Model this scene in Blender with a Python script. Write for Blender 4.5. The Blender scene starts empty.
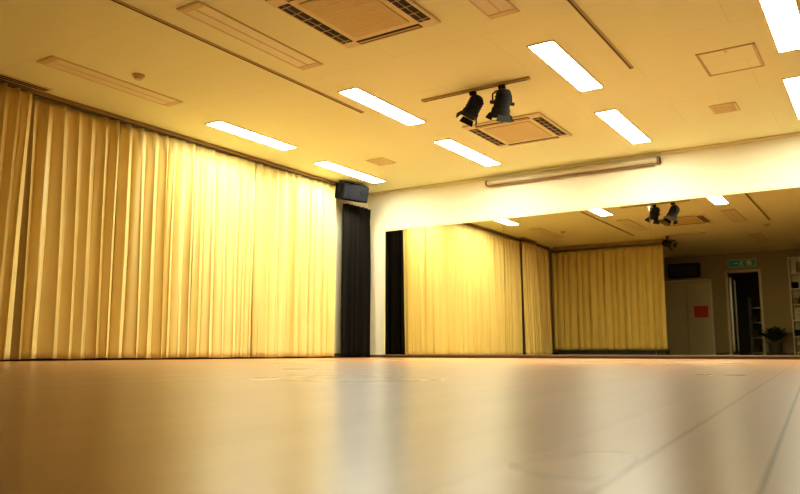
import bpy, bmesh, math, random
from mathutils import Vector, Matrix
random.seed(4)
S=bpy.context.scene
H=2.8; XL=-7.35; XR=3.2; YB=10.2; YR=-1.7
try:
    S.view_settings.view_transform='Standard'
    S.view_settings.exposure=0.05
    S.view_settings.look='Medium High Contrast'
except Exception as e: print(e)

# ---------------- materials ----------------
def mat(name,col,rough=.6,metal=0,spec=.5,emit=None,es=0,noise=None,bump=None,sheen=0):
    m=bpy.data.materials.new(name);m.use_nodes=True
    nt=m.node_tree;b=nt.nodes['Principled BSDF']
    b.inputs['Base Color'].default_value=(*col,1)
    b.inputs['Roughness'].default_value=rough
    b.inputs['Metallic'].default_value=metal
    b.inputs['Specular IOR Level'].default_value=spec
    if sheen: b.inputs['Sheen Weight'].default_value=sheen
    if emit:
        b.inputs['Emission Color'].default_value=(*emit,1)
        b.inputs['Emission Strength'].default_value=es
    sc,amt=(noise or (6,.06))
    tc=nt.nodes.new('ShaderNodeTexCoord')
    n=nt.nodes.new('ShaderNodeTexNoise');n.inputs['Scale'].default_value=sc;n.inputs['Detail'].default_value=4
    nt.links.new(tc.outputs['Object'],n.inputs['Vector'])
    mx=nt.nodes.new('ShaderNodeMix');mx.data_type='RGBA'
    mx.inputs['A'].default_value=(*[c*(1-amt) for c in col],1)
    mx.inputs['B'].default_value=(*[min(1,c*(1+amt)) for c in col],1)
    nt.links.new(n.outputs['Fac'],mx.inputs['Factor'])
    nt.links.new(mx.outputs['Result'],b.inputs['Base Color'])
    if bump:
        n2=nt.nodes.new('ShaderNodeTexNoise');n2.inputs['Scale'].default_value=bump[0];n2.inputs['Detail'].default_value=3
        nt.links.new(tc.outputs['Object'],n2.inputs['Vector'])
        bp=nt.nodes.new('ShaderNodeBump');bp.inputs['Strength'].default_value=bump[1];bp.inputs['Distance'].default_value=.01
        nt.links.new(n2.outputs['Fac'],bp.inputs['Height']);nt.links.new(bp.outputs['Normal'],b.inputs['Normal'])
    return m

M_curt=mat('curtain_satin',(.77,.60,.235),.42,spec=.45,noise=(3,.05),bump=(40,.12),sheen=.15)
M_curt_rear=mat('curtain_rear_dimmed',(.57,.425,.12),.6,noise=(3,.06))  # curtain tone with rear dimness put into the colour, cuts bounce light
M_black=mat('black_cloth',(.013,.011,.009),.9,spec=.1)
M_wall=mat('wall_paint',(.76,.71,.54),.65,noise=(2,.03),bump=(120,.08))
M_wallr=mat('wall_paint_dimmed',(.36,.30,.15),.7,noise=(2,.05))  # wall colour darkened for the dim rear, absorbs bounce light; right wall too
M_trim=mat('trim_paint',(.74,.68,.46),.5)
M_base=mat('baseboard_dark',(.16,.10,.05),.5)
M_rail=mat('rail_enamel',(.58,.46,.22),.4)
M_raildark=mat('curtain_rail_bronze',(.30,.20,.07),.45)
M_dark=mat('dark_slot',(.02,.017,.012),.7)
M_metalb=mat('black_enamel_metal',(.018,.015,.012),.7,spec=.15)
M_steel=mat('brushed_steel',(.5,.48,.44),.35,metal=.9)
M_ac=mat('ac_plastic',(.76,.68,.38),.5)
M_acc=mat('ac_grille_plastic',(.68,.57,.27),.55)
M_lamp=mat('fluorescent_diffuser_lit',(.9,.9,.85),.5,emit=(.98,1.0,.82),es=50)
M_lampoff=mat('fluorescent_diffuser_unlit',(.80,.76,.51),.45)
M_frame=mat('fixture_frame',(.84,.80,.56),.45)
M_frameoff=mat('fixture_frame_unlit',(.68,.57,.30),.45)
M_spk=mat('speaker_grey',(.010,.010,.012),.9,spec=.05)
M_spkg=mat('speaker_grille',(.013,.013,.015),.9,spec=.03,noise=(60,.3))
M_door=mat('door_cream_enamel',(.60,.54,.34),.45)
M_red=mat('red_notice',(.60,.05,.03),.6)
M_exit=mat('exit_sign_green',(.03,.16,.07),.4,emit=(.05,.6,.25),es=.05)
M_white=mat('white_laminate',(.72,.68,.52),.45)
M_glassd=mat('dark_glass',(.02,.02,.018),.08,spec=.7)
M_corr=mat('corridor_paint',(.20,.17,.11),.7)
M_lens=mat('spot_lens',(.25,.22,.15),.1,spec=.8)
M_screen=mat('screen_case_enamel',(.50,.44,.29),.5)
M_box=mat('cardboard',(.35,.22,.10),.8)
M_leaf=mat('plant_leaf',(.025,.05,.015),.5)
M_pot=mat('plant_pot_ceramic',(.10,.08,.06),.4)

# mirror
M_mir=bpy.data.materials.new('mirror_silver');M_mir.use_nodes=True
nt=M_mir.node_tree;b=nt.nodes['Principled BSDF']
b.inputs['Metallic'].default_value=1;b.inputs['Roughness'].default_value=.012
n=nt.nodes.new('ShaderNodeTexNoise');n.inputs['Scale'].default_value=1.2
mx=nt.nodes.new('ShaderNodeMix');mx.data_type='RGBA'
mx.inputs['A'].default_value=(.72,.69,.53,1);mx.inputs['B'].default_value=(.76,.73,.57,1)
nt.links.new(n.outputs['Fac'],mx.inputs['Factor']);nt.links.new(mx.outputs['Result'],b.inputs['Base Color'])

# floor
M_floor=bpy.data.materials.new('wood_floor');M_floor.use_nodes=True
nt=M_floor.node_tree;b=nt.nodes['Principled BSDF'];N=nt.nodes;Lk=nt.links
PW=.095; ang=math.radians(4.3)
geo=N.new('ShaderNodeNewGeometry')
mp=N.new('ShaderNodeMapping');mp.vector_type='POINT'
mp.inputs['Rotation'].default_value=(0,0,-ang)
Lk.new(geo.outputs['Position'],mp.inputs['Vector'])
sp=N.new('ShaderNodeSeparateXYZ');Lk.new(mp.outputs['Vector'],sp.inputs[0])
def mth(op,a,bb=None,c=None):
    q=N.new('ShaderNodeMath');q.operation=op
    for i,v in enumerate((a,bb,c)):
        if v is None: continue
        if isinstance(v,(int,float)): q.inputs[i].default_value=v
        else: Lk.new(v,q.inputs[i])
    return q.outputs[0]
x0=math.cos(-ang)*(-.1675)-math.sin(-ang)*.477
u=mth('DIVIDE',mth('SUBTRACT',sp.outputs['X'],x0),PW)
idx=mth('ROUND',u)
dist=mth('ABSOLUTE',mth('SUBTRACT',u,idx))
board=mth('FLOOR',u)
wn=N.new('ShaderNodeTexWhiteNoise');wn.noise_dimensions='1D';Lk.new(mth('ADD',idx,.5),wn.inputs['W'])
wb=N.new('ShaderNodeTexWhiteNoise');wb.noise_dimensions='1D'
Lk.new(mth('ADD',board,.5),wb.inputs['W'])
seam=mth('LESS_THAN',dist,.020)
wide=mth('COMPARE',idx,.5,.6)
seam=mth('MULTIPLY',seam,mth('MAXIMUM',mth('MULTIPLY_ADD',wn.outputs['Value'],.15,.02),mth('MULTIPLY',wide,.6)))
grain=N.new('ShaderNodeTexNoise');grain.inputs['Scale'].default_value=1;grain.inputs['Detail'].default_value=5
mp2=N.new('ShaderNodeMapping');mp2.inputs['Scale'].default_value=(40,1.6,1)
Lk.new(mp.outputs['Vector'],mp2.inputs['Vector']);Lk.new(mp2.outputs['Vector'],grain.inputs['Vector'])
big=N.new('ShaderNodeTexNoise');big.inputs['Scale'].default_value=.7;big.inputs['Detail'].default_value=2
Lk.new(geo.outputs['Position'],big.inputs['Vector'])
m1=N.new('ShaderNodeMix');m1.data_type='RGBA'
m1.inputs['A'].default_value=(.37,.19,.085,1);m1.inputs['B'].default_value=(.51,.285,.15,1)
Lk.new(mth('ADD',mth('MULTIPLY',grain.outputs['Fac'],.55),mth('MULTIPLY',wb.outputs['Value'],.45)),m1.inputs['Factor'])
m2=N.new('ShaderNodeMix');m2.data_type='RGBA';m2.inputs['B'].default_value=(.05,.025,.012,1)
Lk.new(seam,m2.inputs['Factor']);Lk.new(m1.outputs['Result'],m2.inputs['A'])
Lk.new(m2.outputs['Result'],b.inputs['Base Color'])
Lk.new(mth('MULTIPLY_ADD',big.outputs['Fac'],.05,.255),b.inputs['Roughness'])
# open joints carry no lacquer sheen
Lk.new(mth('MULTIPLY',mth('SUBTRACT',1.0,seam),.44),b.inputs['Specular IOR Level'])

# ceiling
M_ceil=bpy.data.materials.new('ceiling_board');M_ceil.use_nodes=True
nt=M_ceil.node_tree;b=nt.nodes['Principled BSDF']
br=nt.nodes.new('ShaderNodeTexBrick');g=nt.nodes.new('ShaderNodeNewGeometry')
br.inputs['Scale'].default_value=1;br.inputs['Brick Width'].default_value=1.82;br.inputs['Row Height'].default_value=.91
br.inputs['Mortar Size'].default_value=.004;br.offset=.5
br.inputs['Color1'].default_value=(.86,.885,.565,1);br.inputs['Color2'].default_value=(.85,.875,.55,1);br.inputs['Mortar'].default_value=(.79,.79,.48,1)
nt.links.new(g.outputs['Position'],br.inputs['Vector']);nt.links.new(br.outputs['Color'],b.inputs['Base Color'])
b.inputs['Roughness'].default_value=.75

# ---------------- mesh helpers ----------------
def newobj(name,bm,mats,parent=None,smooth=False):
    me=bpy.data.meshes.new(name);bm.to_mesh(me);bm.free()
    for m in mats: me.materials.append(m)
    if smooth:
        for p in me.polygons:p.use_smooth=True
    o=bpy.data.objects.new(name,me);S.collection.objects.link(o)
    if parent:o.parent=parent
    return o
def empty(name,loc=(0,0,0)):
    o=bpy.data.objects.new(name,None);o.location=loc;o.empty_display_size=.1;S.collection.objects.link(o);return o
def bx(bm,x0,x1,y0,y1,z0,z1,mi=0,bev=0):
    r=bmesh.ops.create_cube(bm,size=1)
    vs=r['verts']
    for v in vs:
        v.co=Vector((x0+(v.co.x+.5)*(x1-x0),y0+(v.co.y+.5)*(y1-y0),z0+(v.co.z+.5)*(z1-z0)))
    fs={f for v in vs for f in v.link_faces}
    for f in fs:f.material_index=mi
    if bev:
        es={e for v in vs for e in v.link_edges}
        r2=bmesh.ops.bevel(bm,geom=list(es),offset=bev,segments=2,affect='EDGES',profile=.5)
        for f in r2['faces']:f.material_index=mi
    return vs
def cyl(bm,p0,p1,r0,r1=None,seg=24,mi=0,caps=True):
    r1=r0 if r1 is None else r1
    p0=Vector(p0);p1=Vector(p1);d=p1-p0
    M=Matrix.Translation((p0+p1)/2)@d.to_track_quat('Z','Y').to_matrix().to_4x4()
    r=bmesh.ops.create_cone(bm,cap_ends=caps,segments=seg,radius1=r0,radius2=r1,depth=d.length,matrix=M)
    for f in {f for v in r['verts'] for f in v.link_faces}:f.material_index=mi
    return r['verts']
def box(name,*a,m=None,bev=0,parent=None):
    bm=bmesh.new();bx(bm,*a,bev=bev);return newobj(name,bm,[m],parent)

# ---------------- room shell ----------------
T=.12
box('floor',XL-T,XR+T,YR-3.2,YB+T,-.1,0,m=M_floor)
box('ceiling',XL-T,XR+T,YR-3.2,YB+T,H,H+.1,m=M_ceil)
box('wall_left',XL-T,XL,YR,YB,0,H,m=M_wall)
box('wall_back',XL-T,XR+T,YB,YB+T,0,H,m=M_wall)
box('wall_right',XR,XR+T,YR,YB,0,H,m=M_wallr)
bm=bmesh.new()
bx(bm,XL-T,-3.60,YR-T,YR,0,H);bx(bm,-2.82,XR+T,YR-T,YR,0,H);bx(bm,-3.60,-2.82,YR-T,YR,2.26,H)
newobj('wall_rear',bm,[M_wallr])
bm=bmesh.new()
bx(bm,-4.6,-4.5,YR-3.1,YR-T,0,H);bx(bm,-1.6,-1.5,YR-3.1,YR-T,0,H);bx(bm,-4.6,-1.5,YR-3.2,YR-3.1,0,H)
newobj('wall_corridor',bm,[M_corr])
box('baseboard_left',XL,XL+.012,YR,YB,0,.07,m=M_base)
box('baseboard_back',XL+.012,XR,YB-.012,YB,0,.045,m=M_base)
box('baseboard_right',XR-.012,XR,YR,YB-.012,0,.07,m=M_base)
bm=bmesh.new();bx(bm,XL+.012,-3.66,YR,YR+.012,0,.07);bx(bm,-2.76,XR-.012,YR,YR+.012,0,.07)
newobj('baseboard_rear',bm,[M_base])
bm=bmesh.new();bx(bm,XL,XR,YB-.03,YB,H-.04,H,bev=.008);newobj('trim_1',bm,[M_trim])
# ---------------- mirror wall ----------------
mroot=empty('wall_mirror',(0,YB,0))
xs=[-6.96+2.18*i for i in range(5)]
for i in range(4):
    bm=bmesh.new();bx(bm,xs[i]+.0012,xs[i+1]-.0012,-.030,-.018,.05,2.10,bev=.001)
    newobj('panel_%d'%(i+1),bm,[M_mir],mroot)
bm=bmesh.new()
bx(bm,xs[0]-.03,xs[-1]+.03,-.018,-.001,.048,2.13)
newobj('backing',bm,[M_rail],mroot)
bm=bmesh.new()
bx(bm,xs[0]-.035,xs[-1]+.035,-.04,-.001,2.10,2.118,bev=.004)
bx(bm,xs[0]-.025,xs[0]-.002,-.04,-.001,.046,2.118,bev=.004)
bx(bm,xs[-1]+.002,xs[-1]+.035,-.04,-.001,.046,2.118,bev=.004)
newobj('frame',bm,[M_trim],mroot)
bm=bmesh.new();bx(bm,xs[0]-.035,xs[-1]+.035,-.04,-.013,.03,.052,bev=.003);newobj('bottom_rail',bm,[M_base],mroot)

# ---------------- curtains ----------------
def curtain(name,p0,p1,nrm,z0,z1,m,lam=.175,A=.05,seed=0,pinch=True,lean=0,rows=36):
    rnd=random.Random(seed)
    p0=Vector(p0);p1=Vector(p1);d=(p1-p0);L=d.length;d.normalize();nrm=Vector(nrm)
    nf=max(2,round(L/lam));per=18
    n=nf*per
    wid=[rnd.uniform(.7,1.35) for _ in range(nf)];tot=sum(wid)
    amp=[rnd.uniform(.55,1.25) for _ in range(nf)];drift=[rnd.uniform(-.03,.03) for _ in range(nf)]
    tw=[rnd.uniform(.0,6.28) for _ in range(nf)]
    cum=[0]
    for w in wid:cum.append(cum[-1]+w/tot*L)
    bm=bmesh.new();grid=[]
    for j in range(rows+1):
        tz=j/rows
        z=z0+(z1-z0)*tz
        row=[]
        top=max(0,(tz-.90)/.10)
        low=1-tz
        for i in range(n+1):
            k=min(nf-1,i//per);f=(i-k*per)/per
            s=cum[k]+f*(cum[k+1]-cum[k])
            ph=2*math.pi*f
            a=A*(amp[k]*(1-f)+amp[min(nf-1,k+1)]*f)
            prof=.5-.5*math.cos(ph)
            prof=prof**(.85+.35*math.sin(tw[k]))
            deep=a*prof*(.85+.35*low)
            rp=.008*math.sin(2*ph+tw[k]+2.0*low)*min(1,low*2+.3)
            lat=-.016*math.sin(2*ph)*(.6+.6*low)
            lat+=drift[k]*low*math.sin(math.pi*f)
            if pinch and top>0:
                g=math.exp(-((f-.5)/.16)**2)
                pin=a*1.0*g*(.75+.25*math.cos((f-.5)*2*math.pi/.11))
                deep=deep*(1-top)+pin*top
                lat*=1-top
            off=deep+rp*(1-top)
            off+=.006*math.sin(s*3.1+tz*5+seed)
            P=p0+d*(s+lat+lean*low*(1-s/L*.5))
            P=P+nrm*off
            row.append(bm.verts.new((P.x,P.y,z+.004*math.sin(s*9+seed))))
        grid.append(row)
    for j in range(rows):
        for i in range(n):
            bm.faces.new((grid[j][i],grid[j][i+1],grid[j+1][i+1],grid[j+1][i]))
    o=newobj(name,bm,[m],smooth=True)
    mod=o.modifiers.new('cloth_thickness','SOLIDIFY');mod.thickness=.004;mod.offset=0
    return o
ys=[4.02,5.18,6.32,7.40,8.36,9.24]
for i in range(5):
    curtain('curtain',(XL+.06,ys[i]+.008,0),(XL+.06,ys[i+1]-.008,0),(1,0,0),.02,2.725,M_curt,seed=11+i,lam=.170,A=(.08,.075,.07,.07,.07)[i])
curtain('curtain',(XL+.17,3.30,0),(XL+.17,4.05,0),(1,0,0),.02,2.725,M_curt,seed=31,lam=.12,A=.09,lean=-.10)
curtain('curtain',(XL+.06,2.20,0),(XL+.06,3.28,0),(1,0,0),.02,2.725,M_curt,seed=33,lam=.165,A=.09)
curtain('black_curtain',(XL+.13,9.32,0),(XL+.13,10.04,0),(1,0,0),.012,2.47,M_black,seed=41,lam=.10,A=.10)
xs2=[XL+.12,-5.85,-4.38]
for i in range(2):
    curtain('partition_curtain',(xs2[i],2.10,0),(xs2[i+1]-.01,2.10,0),(0,1,0),.14,2.66,M_curt_rear,seed=51+i,lam=.17,A=.09)
bm=bmesh.new();bx(bm,XL+.35,-4.36,2.04,2.34,0,.115,bev=.008);bx(bm,XL+.35,-4.36,2.03,2.35,.10,.125,bev=.004)
newobj('low_platform',bm,[M_dark])
def rail(name,a,b_,w,h,m,hooks=0):
    a=Vector(a);b_=Vector(b_);bm=bmesh.new()
    if abs(a.x-b_.x)<1e-6:
        bx(bm,a.x-w/2,a.x+w/2,a.y,b_.y,a.z-h,a.z,bev=.003)
        bx(bm,a.x-w*.18,a.x+w*.18,a.y,b_.y,a.z-h-.002,a.z-h+.006,mi=1)
        for y in (a.y,b_.y):bx(bm,a.x-w*.6,a.x+w*.6,y-.015,y+.015,a.z-h*1.08,a.z,bev=.003)
    else:
        bx(bm,a.x,b_.x,a.y-w/2,a.y+w/2,a.z-h,a.z,bev=.003)
        bx(bm,a.x,b_.x,a.y-w*.18,a.y+w*.18,a.z-h-.002,a.z-h+.006,mi=1)
        for x in (a.x,b_.x):bx(bm,x-.015,x+.015,a.y-w*.6,a.y+w*.6,a.z-h*1.08,a.z,bev=.003)
    return newobj(name,bm,[m,M_dark])
rail('curtain_rail',(XL+.09,2.2,H),(XL+.09,9.28,H),.04,.05,M_raildark)
rail('curtain_rail',(XL+.22,2.12,H),(-4.36,2.12,H),.04,.10,M_raildark)
rail('ceiling_rail',(-4.82,3.0,H),(-4.82,6.56,H),.035,.015,M_rail)
rail('ceiling_rail',(-1.87,3.6,H),(-1.87,6.9,H),.035,.015,M_rail)

# ---------------- fluorescent fixtures ----------------
def fixture(x,y0,y1,lit):
    w=.112
    r=empty('fluorescent_ceiling_light',(x,(y0+y1)/2,H))
    l=(y1-y0)/2
    bm=bmesh.new()
    z0,z1=-.012,0
    bx(bm,-w-.016,-w,-l,l,z0,z1,bev=.003);bx(bm,w,w+.016,-l,l,z0,z1,bev=.003)
    bx(bm,-w-.016,w+.016,-l-.016,-l,z0,z1,bev=.003);bx(bm,-w-.016,w+.016,l,l+.016,z0,z1,bev=.003)
    newobj('frame',bm,[M_frame if lit else M_frameoff],r)
    bm=bmesh.new();bx(bm,-w,w,-l,l,-.009,-.001)
    if not lit:
        bx(bm,-.006,.006,-l,l,-.012,-.008,mi=1)
        bx(bm,-w,w,l-.06,l,-.014,-.008,mi=1);bx(bm,-w,w,-l,-l+.06,-.014,-.008,mi=1)
    newobj('diffuser',bm,[M_lamp if lit else M_lampoff,M_frameoff],r)
for x in (-6.53,-4.52,-2.38,-.52):fixture(x,5.90,7.26,True)
for x in (-6.65,-4.63,-2.49,-.57):fixture(x,8.05,9.54,True)
for x in (-6.38,-4.42,-2.40,-.45):fixture(x,3.70,5.20,False)
for x in (-2.40,-.45,1.6):fixture(x,.2,1.7,False)

# ---------------- AC cassettes ----------------
def cassette(x,y,sx,sy):
    r=empty('ceiling_air_conditioner',(x,y,H))
    hx,hy=sx/2,sy/2
    bm=bmesh.new()
    bx(bm,-hx,hx,-hy,hy,-.024,0,bev=.010)
    newobj('panel',bm,[M_ac],r)
    bm=bmesh.new()
    bx(bm,-hx+.03,-hx+.14,-hy+.12,hy-.12,-.027,-.018)
    bx(bm,hx-.14,hx-.03,-hy+.12,hy-.12,-.027,-.018)
    bx(bm,-hx+.16,hx-.16,-hy+.03,-hy+.10,-.027,-.018)
    bx(bm,-hx+.16,hx-.16,hy-.10,hy-.03,-.027,-.018)
    newobj('air_slots',bm,[M_dark],r)
    bm=bmesh.new()
    for sgn in(-1,1):
        c=sgn*(hx-.085)
        bx(bm,c-.003,c+.003,-hy+.13,hy-.13,-.031,-.025)
        for k in range(7):
            yy=-hy+.16+k*(2*hy-.32)/6
            bx(bm,c-.05,c+.05,yy-.004,yy+.004,-.030,-.025)
        c=sgn*(hy-.065)
        bx(bm,-hx+.17,hx-.17,c-.012,c+.012,-.031,-.024)
    newobj('louvres',bm,[M_rail],r)
    bm=bmesh.new()
    bx(bm,-hx+.20,hx-.20,-hy+.17,hy-.17,-.034,-.022,bev=.006)
    nn=14
    for k in range(nn):
        yy=-hy+.20+k*(2*hy-.40)/(nn-1)
        bx(bm,-hx+.22,hx-.22,yy-.005,yy+.005,-.0355,-.032)
    newobj('intake_grille',bm,[M_acc],r)
cassette(-3.63,8.20,1.0,1.06)
cassette(-3.37,4.49,.96,1.08)

# ---------------- stage spotlights on track ----------------
def spot(x,y,aim,root_z=H-.031,name='stage_spotlight',s=1.0):
    r=empty(name,(x,y,root_z))
    aim=Vector(aim).normalized()
    side=aim.cross(Vector((0,0,1))).normalized();up=side.cross(aim)
    c=Vector((0,0,-.17*s))
    bm=bmesh.new()
    bx(bm,-.035,.035,-.02,.02,-.035,0,bev=.004)
    cyl(bm,(0,0,-.03),(0,0,-.07*s),.009)
    newobj('adaptor',bm,[M_metalb],r)
    bm=bmesh.new()
    w=.095*s
    pts=[c+side*w,c+side*w+Vector((0,0,.08*s)),Vector((0,0,-.06*s))+side*w*.6,Vector((0,0,-.055*s))-side*w*.6,c-side*w+Vector((0,0,.08*s)),c-side*w]
    for a,b2 in zip(pts[:-1],pts[1:]):cyl(bm,a,b2,.008,seg=10)
    for sg in(-1,1):cyl(bm,c+side*w*sg*.8,c+side*w*sg*1.25,.018,seg=14)
    newobj('yoke',bm,[M_metalb],r)
    bm=bmesh.new()
    cyl(bm,c-aim*.13*s,c-aim*.10*s,.045*s,.07*s)
    cyl(bm,c-aim*.10*s,c+aim*.05*s,.07*s,.078*s)
    cyl(bm,c+aim*.05*s,c+aim*.10*s,.086*s,.090*s)
    for k in range(4):
        cyl(bm,c-aim*(.085-.03*k)*s,c-aim*(.078-.03*k)*s,.08*s)
    newobj('housing',bm,[M_metalb],r)
    bm=bmesh.new();cyl(bm,c+aim*.098*s,c+aim*.103*s,.08*s);newobj('lens',bm,[M_lens],r)
    bm=bmesh.new()
    for ax,ay in((side,up),(-side,up),(up,side),(-up,side)):
        base=c+aim*.102*s+ax*.086*s;tip=base+aim*.055*s+ax*.028*s
        t=.0025
        q=[base-ay*.06*s,base+ay*.06*s,tip+ay*.075*s,tip-ay*.075*s]
        nn=(q[1]-q[0]).cross(q[3]-q[0]).normalized()*t
        va=[bm.verts.new(p+nn) for p in q];vb=[bm.verts.new(p-nn) for p in q]
        bm.faces.new(va);bm.faces.new(vb[::-1])
        for i in range(4):bm.faces.new((va[i],va[(i+1)%4],vb[(i+1)%4],vb[i]))
    bmesh.ops.recalc_face_normals(bm,faces=bm.faces)
    newobj('barn_doors',bm,[M_metalb],r)
rail('lighting_track',(-4.02,6.60,H),(-2.80,6.60,H),.04,.025,M_rail)
spot(-3.42,6.60,(-.40,-.25,-.9),s=1.0)
spot(-3.09,6.60,(-.35,.30,-.9),s=1.08)
rail('lighting_track',(-4.30,2.60,H),(-3.3,2.60,H),.04,.025,M_rail)
spot(-4.15,2.60,(.9,.3,-.35))

# ---------------- small ceiling items ----------------
def hatch(x0,x1,y0,y1):
    bm=bmesh.new();w=.022
    bx(bm,x0,x0+w,y0,y1,H-.008,H,bev=.002);bx(bm,x1-w,x1,y0,y1,H-.008,H,bev=.002)
    bx(bm,x0,x1,y0,y0+w,H-.008,H,bev=.002);bx(bm,x0,x1,y1-w,y1,H-.008,H,bev=.002)
    bx(bm,x0+w+.006,x1-w-.006,y0+w+.006,y1-w-.006,H-.005,H,mi=1)
    cyl(bm,((x0+x1)/2,y0+.06,H-.008),((x0+x1)/2,y0+.06,H-.004),.012,mi=0)
    newobj('ceiling_access_hatch',bm,[M_rail,M_ceil])
hatch(-1.29,-.79,6.92,7.56)
def vent(x0,x1,y0,y1):
    bm=bmesh.new();bx(bm,x0,x1,y0,y1,H-.014,H,bev=.005,mi=0)
    for k in range(6):
        yy=y0+.04+k*(y1-y0-.08)/5
        bx(bm,x0+.03,x1-.03,yy-.01,yy+.01,H-.018,H-.012,mi=1)
    newobj('ceiling_vent',bm,[M_ac,M_acc])
vent(-1.48,-1.2,8.52,8.84);vent(-6.05,-5.76,8.33,8.68)
vent(-2.62,-2.2,-.9,-.6)
def smoke(x,y):
    bm=bmesh.new()
    cyl(bm,(x,y,H),(x,y,H-.018),.06,.058,32);cyl(bm,(x,y,H-.018),(x,y,H-.045),.045,.03,32)
    for k in range(8):
        a=k*math.pi/4;cyl(bm,(x+.042*math.cos(a),y+.042*math.sin(a),H-.016),(x+.03*math.cos(a),y+.03*math.sin(a),H-.046),.004,seg=8)
    newobj('smoke_detector',bm,[M_rail],smooth=False)
smoke(-6.0,4.44);smoke(-2.0,3.0)

bm=bmesh.new();bx(bm,-7.20,-7.08,3.3,4.2,H-.012,H,bev=.003);
for q in(-7.165,-7.115):bx(bm,q-.012,q+.012,3.33,4.17,H-.015,H-.010,mi=1)
newobj('linear_air_diffuser',bm,[M_acc,M_dark])

# ---------------- projector screen case ----------------
r=empty('projector_screen',(-3.73,YB,2.68))
bm=bmesh.new()
cyl(bm,(-1.28,-.075,0),(1.28,-.075,0),.038,seg=28);bx(bm,-1.28,1.28,-.075,-.035,-.036,.038,bev=.008)
newobj('case',bm,[M_screen],r,)
bm=bmesh.new();
for sg in(-1,1):
    cyl(bm,(sg*1.28,-.075,0),(sg*1.31,-.075,0),.043,seg=28);bx(bm,sg*1.295-.015,sg*1.295+.015,-.075,-.001,-.04,.043,bev=.004)
newobj('end_caps',bm,[M_base],r)
bm=bmesh.new();bx(bm,-1.24,1.24,-.092,-.076,-.058,-.034,bev=.003);newobj('bottom_bar',bm,[M_base],r)

# ---------------- wall speaker ----------------
r=empty('wall_speaker',(XL+.30,9.34,2.63))
r.rotation_euler=(0,math.radians(12),math.radians(-14))
bm=bmesh.new();bx(bm,-.11,.11,-.26,.26,-.13,.13,bev=.015);newobj('cabinet',bm,[M_spk],r)
bm=bmesh.new();bx(bm,.108,.122,-.245,.245,-.115,.115,bev=.006);newobj('grille',bm,[M_spkg],r)
bm=bmesh.new();cyl(bm,(.12,-.11,0),(.127,-.11,0),.08);cyl(bm,(.12,.12,.02),(.127,.12,.02),.045);newobj('drivers',bm,[M_spk],r)
bm=bmesh.new()
for sg in(-1,1):bx(bm,-.02,.02,sg*.268-.006,sg*.268+.006,-.03,.15)
bx(bm,-.02,.02,-.274,.274,.142,.150);
newobj('bracket',bm,[M_metalb],r)
bm=bmesh.new();cyl(bm,(-.25,-.02,.09),(0,0,.145),.014);newobj('wall_arm',bm,[M_metalb],r)

# ---------------- rear wall items (seen in mirror) ----------------
def rbox(bm,*a,**k):bx(bm,*a,**k)
r=empty('door_1',(0,YR,0))
bm=bmesh.new()
rbox(bm,-5.40,-5.34,0,.05,0,2.12,bev=.004);rbox(bm,-4.08,-4.02,0,.05,0,2.12,bev=.004);rbox(bm,-5.40,-4.02,0,.05,2.06,2.12,bev=.004)
newobj('frame',bm,[M_white],r)
bm=bmesh.new();rbox(bm,-5.335,-4.715,.005,.04,.01,2.05,bev=.004);rbox(bm,-4.705,-4.085,.005,.04,.01,2.05,bev=.004)
newobj('leaves',bm,[M_door],r)
bm=bmesh.new()
for x in(-4.77,-4.65):
    cyl(bm,(x,.04,1.0),(x,.09,1.0),.01);cyl(bm,(x-.05,.09,1.0),(x+.05,.09,1.0),.01)
newobj('handles',bm,[M_steel],r)
box('red_notice',-4.52,-4.14,YR+.042,YR+.048,1.05,1.37,m=M_red)
r=empty('wall_air_conditioner',(-4.72,YR,2.38))
bm=bmesh.new();bx(bm,-.42,.42,0,.22,-.2,.2,bev=.03);newobj('body',bm,[M_dark],r)
bm=bmesh.new();
for k in range(6):bx(bm,-.36,.36,.215,.226,-.14+.05*k,-.125+.05*k)
newobj('louvres',bm,[M_base],r)
r=empty('door_2',(-3.21,YR,0))
bm=bmesh.new()
bx(bm,-.45,-.385,-.125,.03,0,2.32,bev=.004);bx(bm,.385,.45,-.125,.03,0,2.32,bev=.004);bx(bm,-.385,.385,-.125,.03,2.25,2.32,bev=.004)
newobj('frame',bm,[M_door],r)
bm=bmesh.new()
bx(bm,-.385,-.33,-.85,-.13,.01,.10);bx(bm,-.385,-.33,-.85,-.13,2.12,2.24);bx(bm,-.385,-.33,-.20,-.13,.01,2.24);bx(bm,-.385,-.33,-.85,-.78,.01,2.24)
newobj('leaf_frame',bm,[M_steel],r)
bm=bmesh.new();bx(bm,-.362,-.352,-.79,-.19,.09,2.13);newobj('leaf_glass',bm,[M_glassd],r)
r=empty('exit_sign',(-3.21,YR,2.50))
bm=bmesh.new();bx(bm,-.36,.36,.0,.06,-.11,.11,bev=.008);newobj('housing',bm,[M_white],r)
bm=bmesh.new();bx(bm,-.34,.34,.058,.064,-.09,.09);newobj('face',bm,[M_exit],r)
bm=bmesh.new()
cyl(bm,(-.02,.064,.05),(-.02,.067,.05),.018)
bx(bm,-.04,.0,.064,.067,-.02,.035);bx(bm,-.06,-.03,.064,.067,-.07,-.02);bx(bm,.0,.03,.064,.067,-.06,-.02);bx(bm,-.20,-.10,.064,.067,-.01,.01);bx(bm,.12,.24,.064,.067,-.06,.06)
newobj('pictogram',bm,[M_white],r)
bm=bmesh.new()
for z in(.05,.5,.95,1.4):bx(bm,-3.5,-2.7,-4.7,-4.35,z,z+.03)
for x in(-3.5,-2.73):
    for y in(-4.7,-4.38):bx(bm,x,x+.03,y,y+.03,0,1.75)
for k in range(9):
    x=-3.45+(k%3)*.24;z=[.08,.53,.98][k//3]
    bx(bm,x,x+.18,-4.65,-4.4,z,z+.2+.04*(k%2),mi=1,bev=.01)
newobj('metal_storage_rack',bm,[M_steel,M_box])
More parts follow.
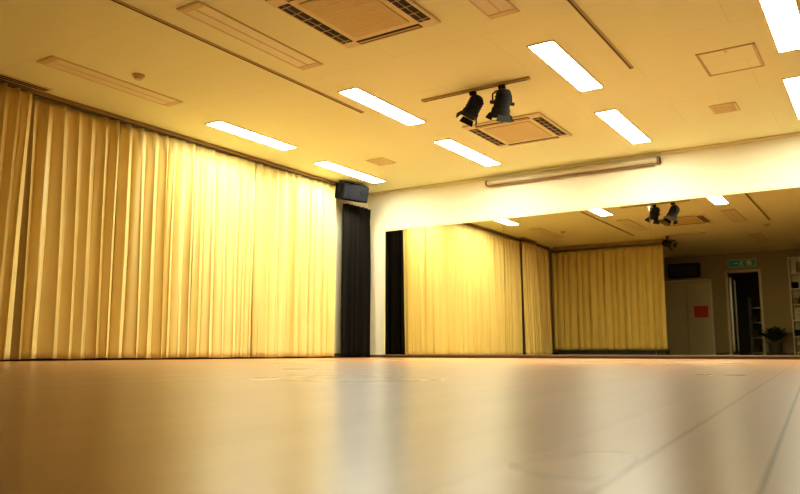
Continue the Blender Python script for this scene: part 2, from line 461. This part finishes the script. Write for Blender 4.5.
# potted plant
r=empty('potted_plant',(-2.48,YR+.48,0))
bm=bmesh.new();cyl(bm,(0,0,0),(0,0,.32),.13,.18,32);cyl(bm,(0,0,.30),(0,0,.34),.19,.19,32);newobj('pot',bm,[M_pot],r)
bm=bmesh.new();cyl(bm,(0,0,.33),(0,0,.345),.17,.17,24);newobj('soil',bm,[M_base],r)
bm=bmesh.new();rnd=random.Random(9)
for k in range(40):
    a=k*2.399;L=rnd.uniform(.34,.66);el=rnd.uniform(.6,1.4)
    d=Vector((math.cos(a)*math.cos(el),math.sin(a)*math.cos(el),math.sin(el)))
    side=d.cross(Vector((0,0,1))).normalized()
    p=Vector((0,0,.34))+Vector((math.cos(a),math.sin(a),0))*.03
    prev=None
    for j in range(8):
        t=j/7;w=.003+ .055*math.sin(math.pi*max(0,(t-.25)/.75))**.8*(1 if t>.25 else 0)
        c=p+d*L*t+Vector((0,0,-.22*L*t*t*t))
        if t>.3: c+=Vector((math.cos(a),math.sin(a),0))*.06*(t-.3)
        cur=(bm.verts.new(c-side*w),bm.verts.new(c+side*w))
        if prev:bm.faces.new((prev[0],prev[1],cur[1],cur[0]))
        prev=cur
o=newobj('foliage',bm,[M_leaf],r);mm=o.modifiers.new('leaf_thickness','SOLIDIFY');mm.thickness=.002
r=empty('open_shelf',(-1.78,YR+.02,0))
bm=bmesh.new()
for x in(-.28,.25):bx(bm,x,x+.03,0,.38,0,2.55,bev=.002)
for k in range(7):bx(bm,-.25,.25,0,.38,.06+k*.41,.085+k*.41)
bx(bm,-.25,.25,0,.01,.06,2.55)
newobj('carcass',bm,[M_white],r)
bm=bmesh.new()
for k in range(6):
    z=.085+k*.41
    for j in range(3):
        x=-.22+j*.15;h=random.uniform(.14,.3);bx(bm,x,x+.12,.05,.33,z,z+h,mi=(k+j)%3,bev=.005)
newobj('storage_boxes',bm,[M_box,M_spk,M_door],r)

# ---------------- world & camera ----------------
w=bpy.data.worlds.new('world');S.world=w;w.use_nodes=True
w.node_tree.nodes['Background'].inputs[0].default_value=(.9,.7,.4,1)
w.node_tree.nodes['Background'].inputs[1].default_value=.05
cd=bpy.data.cameras.new('camera');cam=bpy.data.objects.new('camera',cd);S.collection.objects.link(cam)
cd.sensor_fit='HORIZONTAL';cd.sensor_width=36;cd.lens=740/800*36
cam.location=(0,0,.09)
cam.rotation_euler=(math.radians(90)+math.atan(105/740),0,math.radians(33.25))
cd.clip_start=.02;cd.clip_end=100
cd.dof.use_dof=True;cd.dof.focus_distance=7.0;cd.dof.aperture_fstop=6.0
S.camera=cam
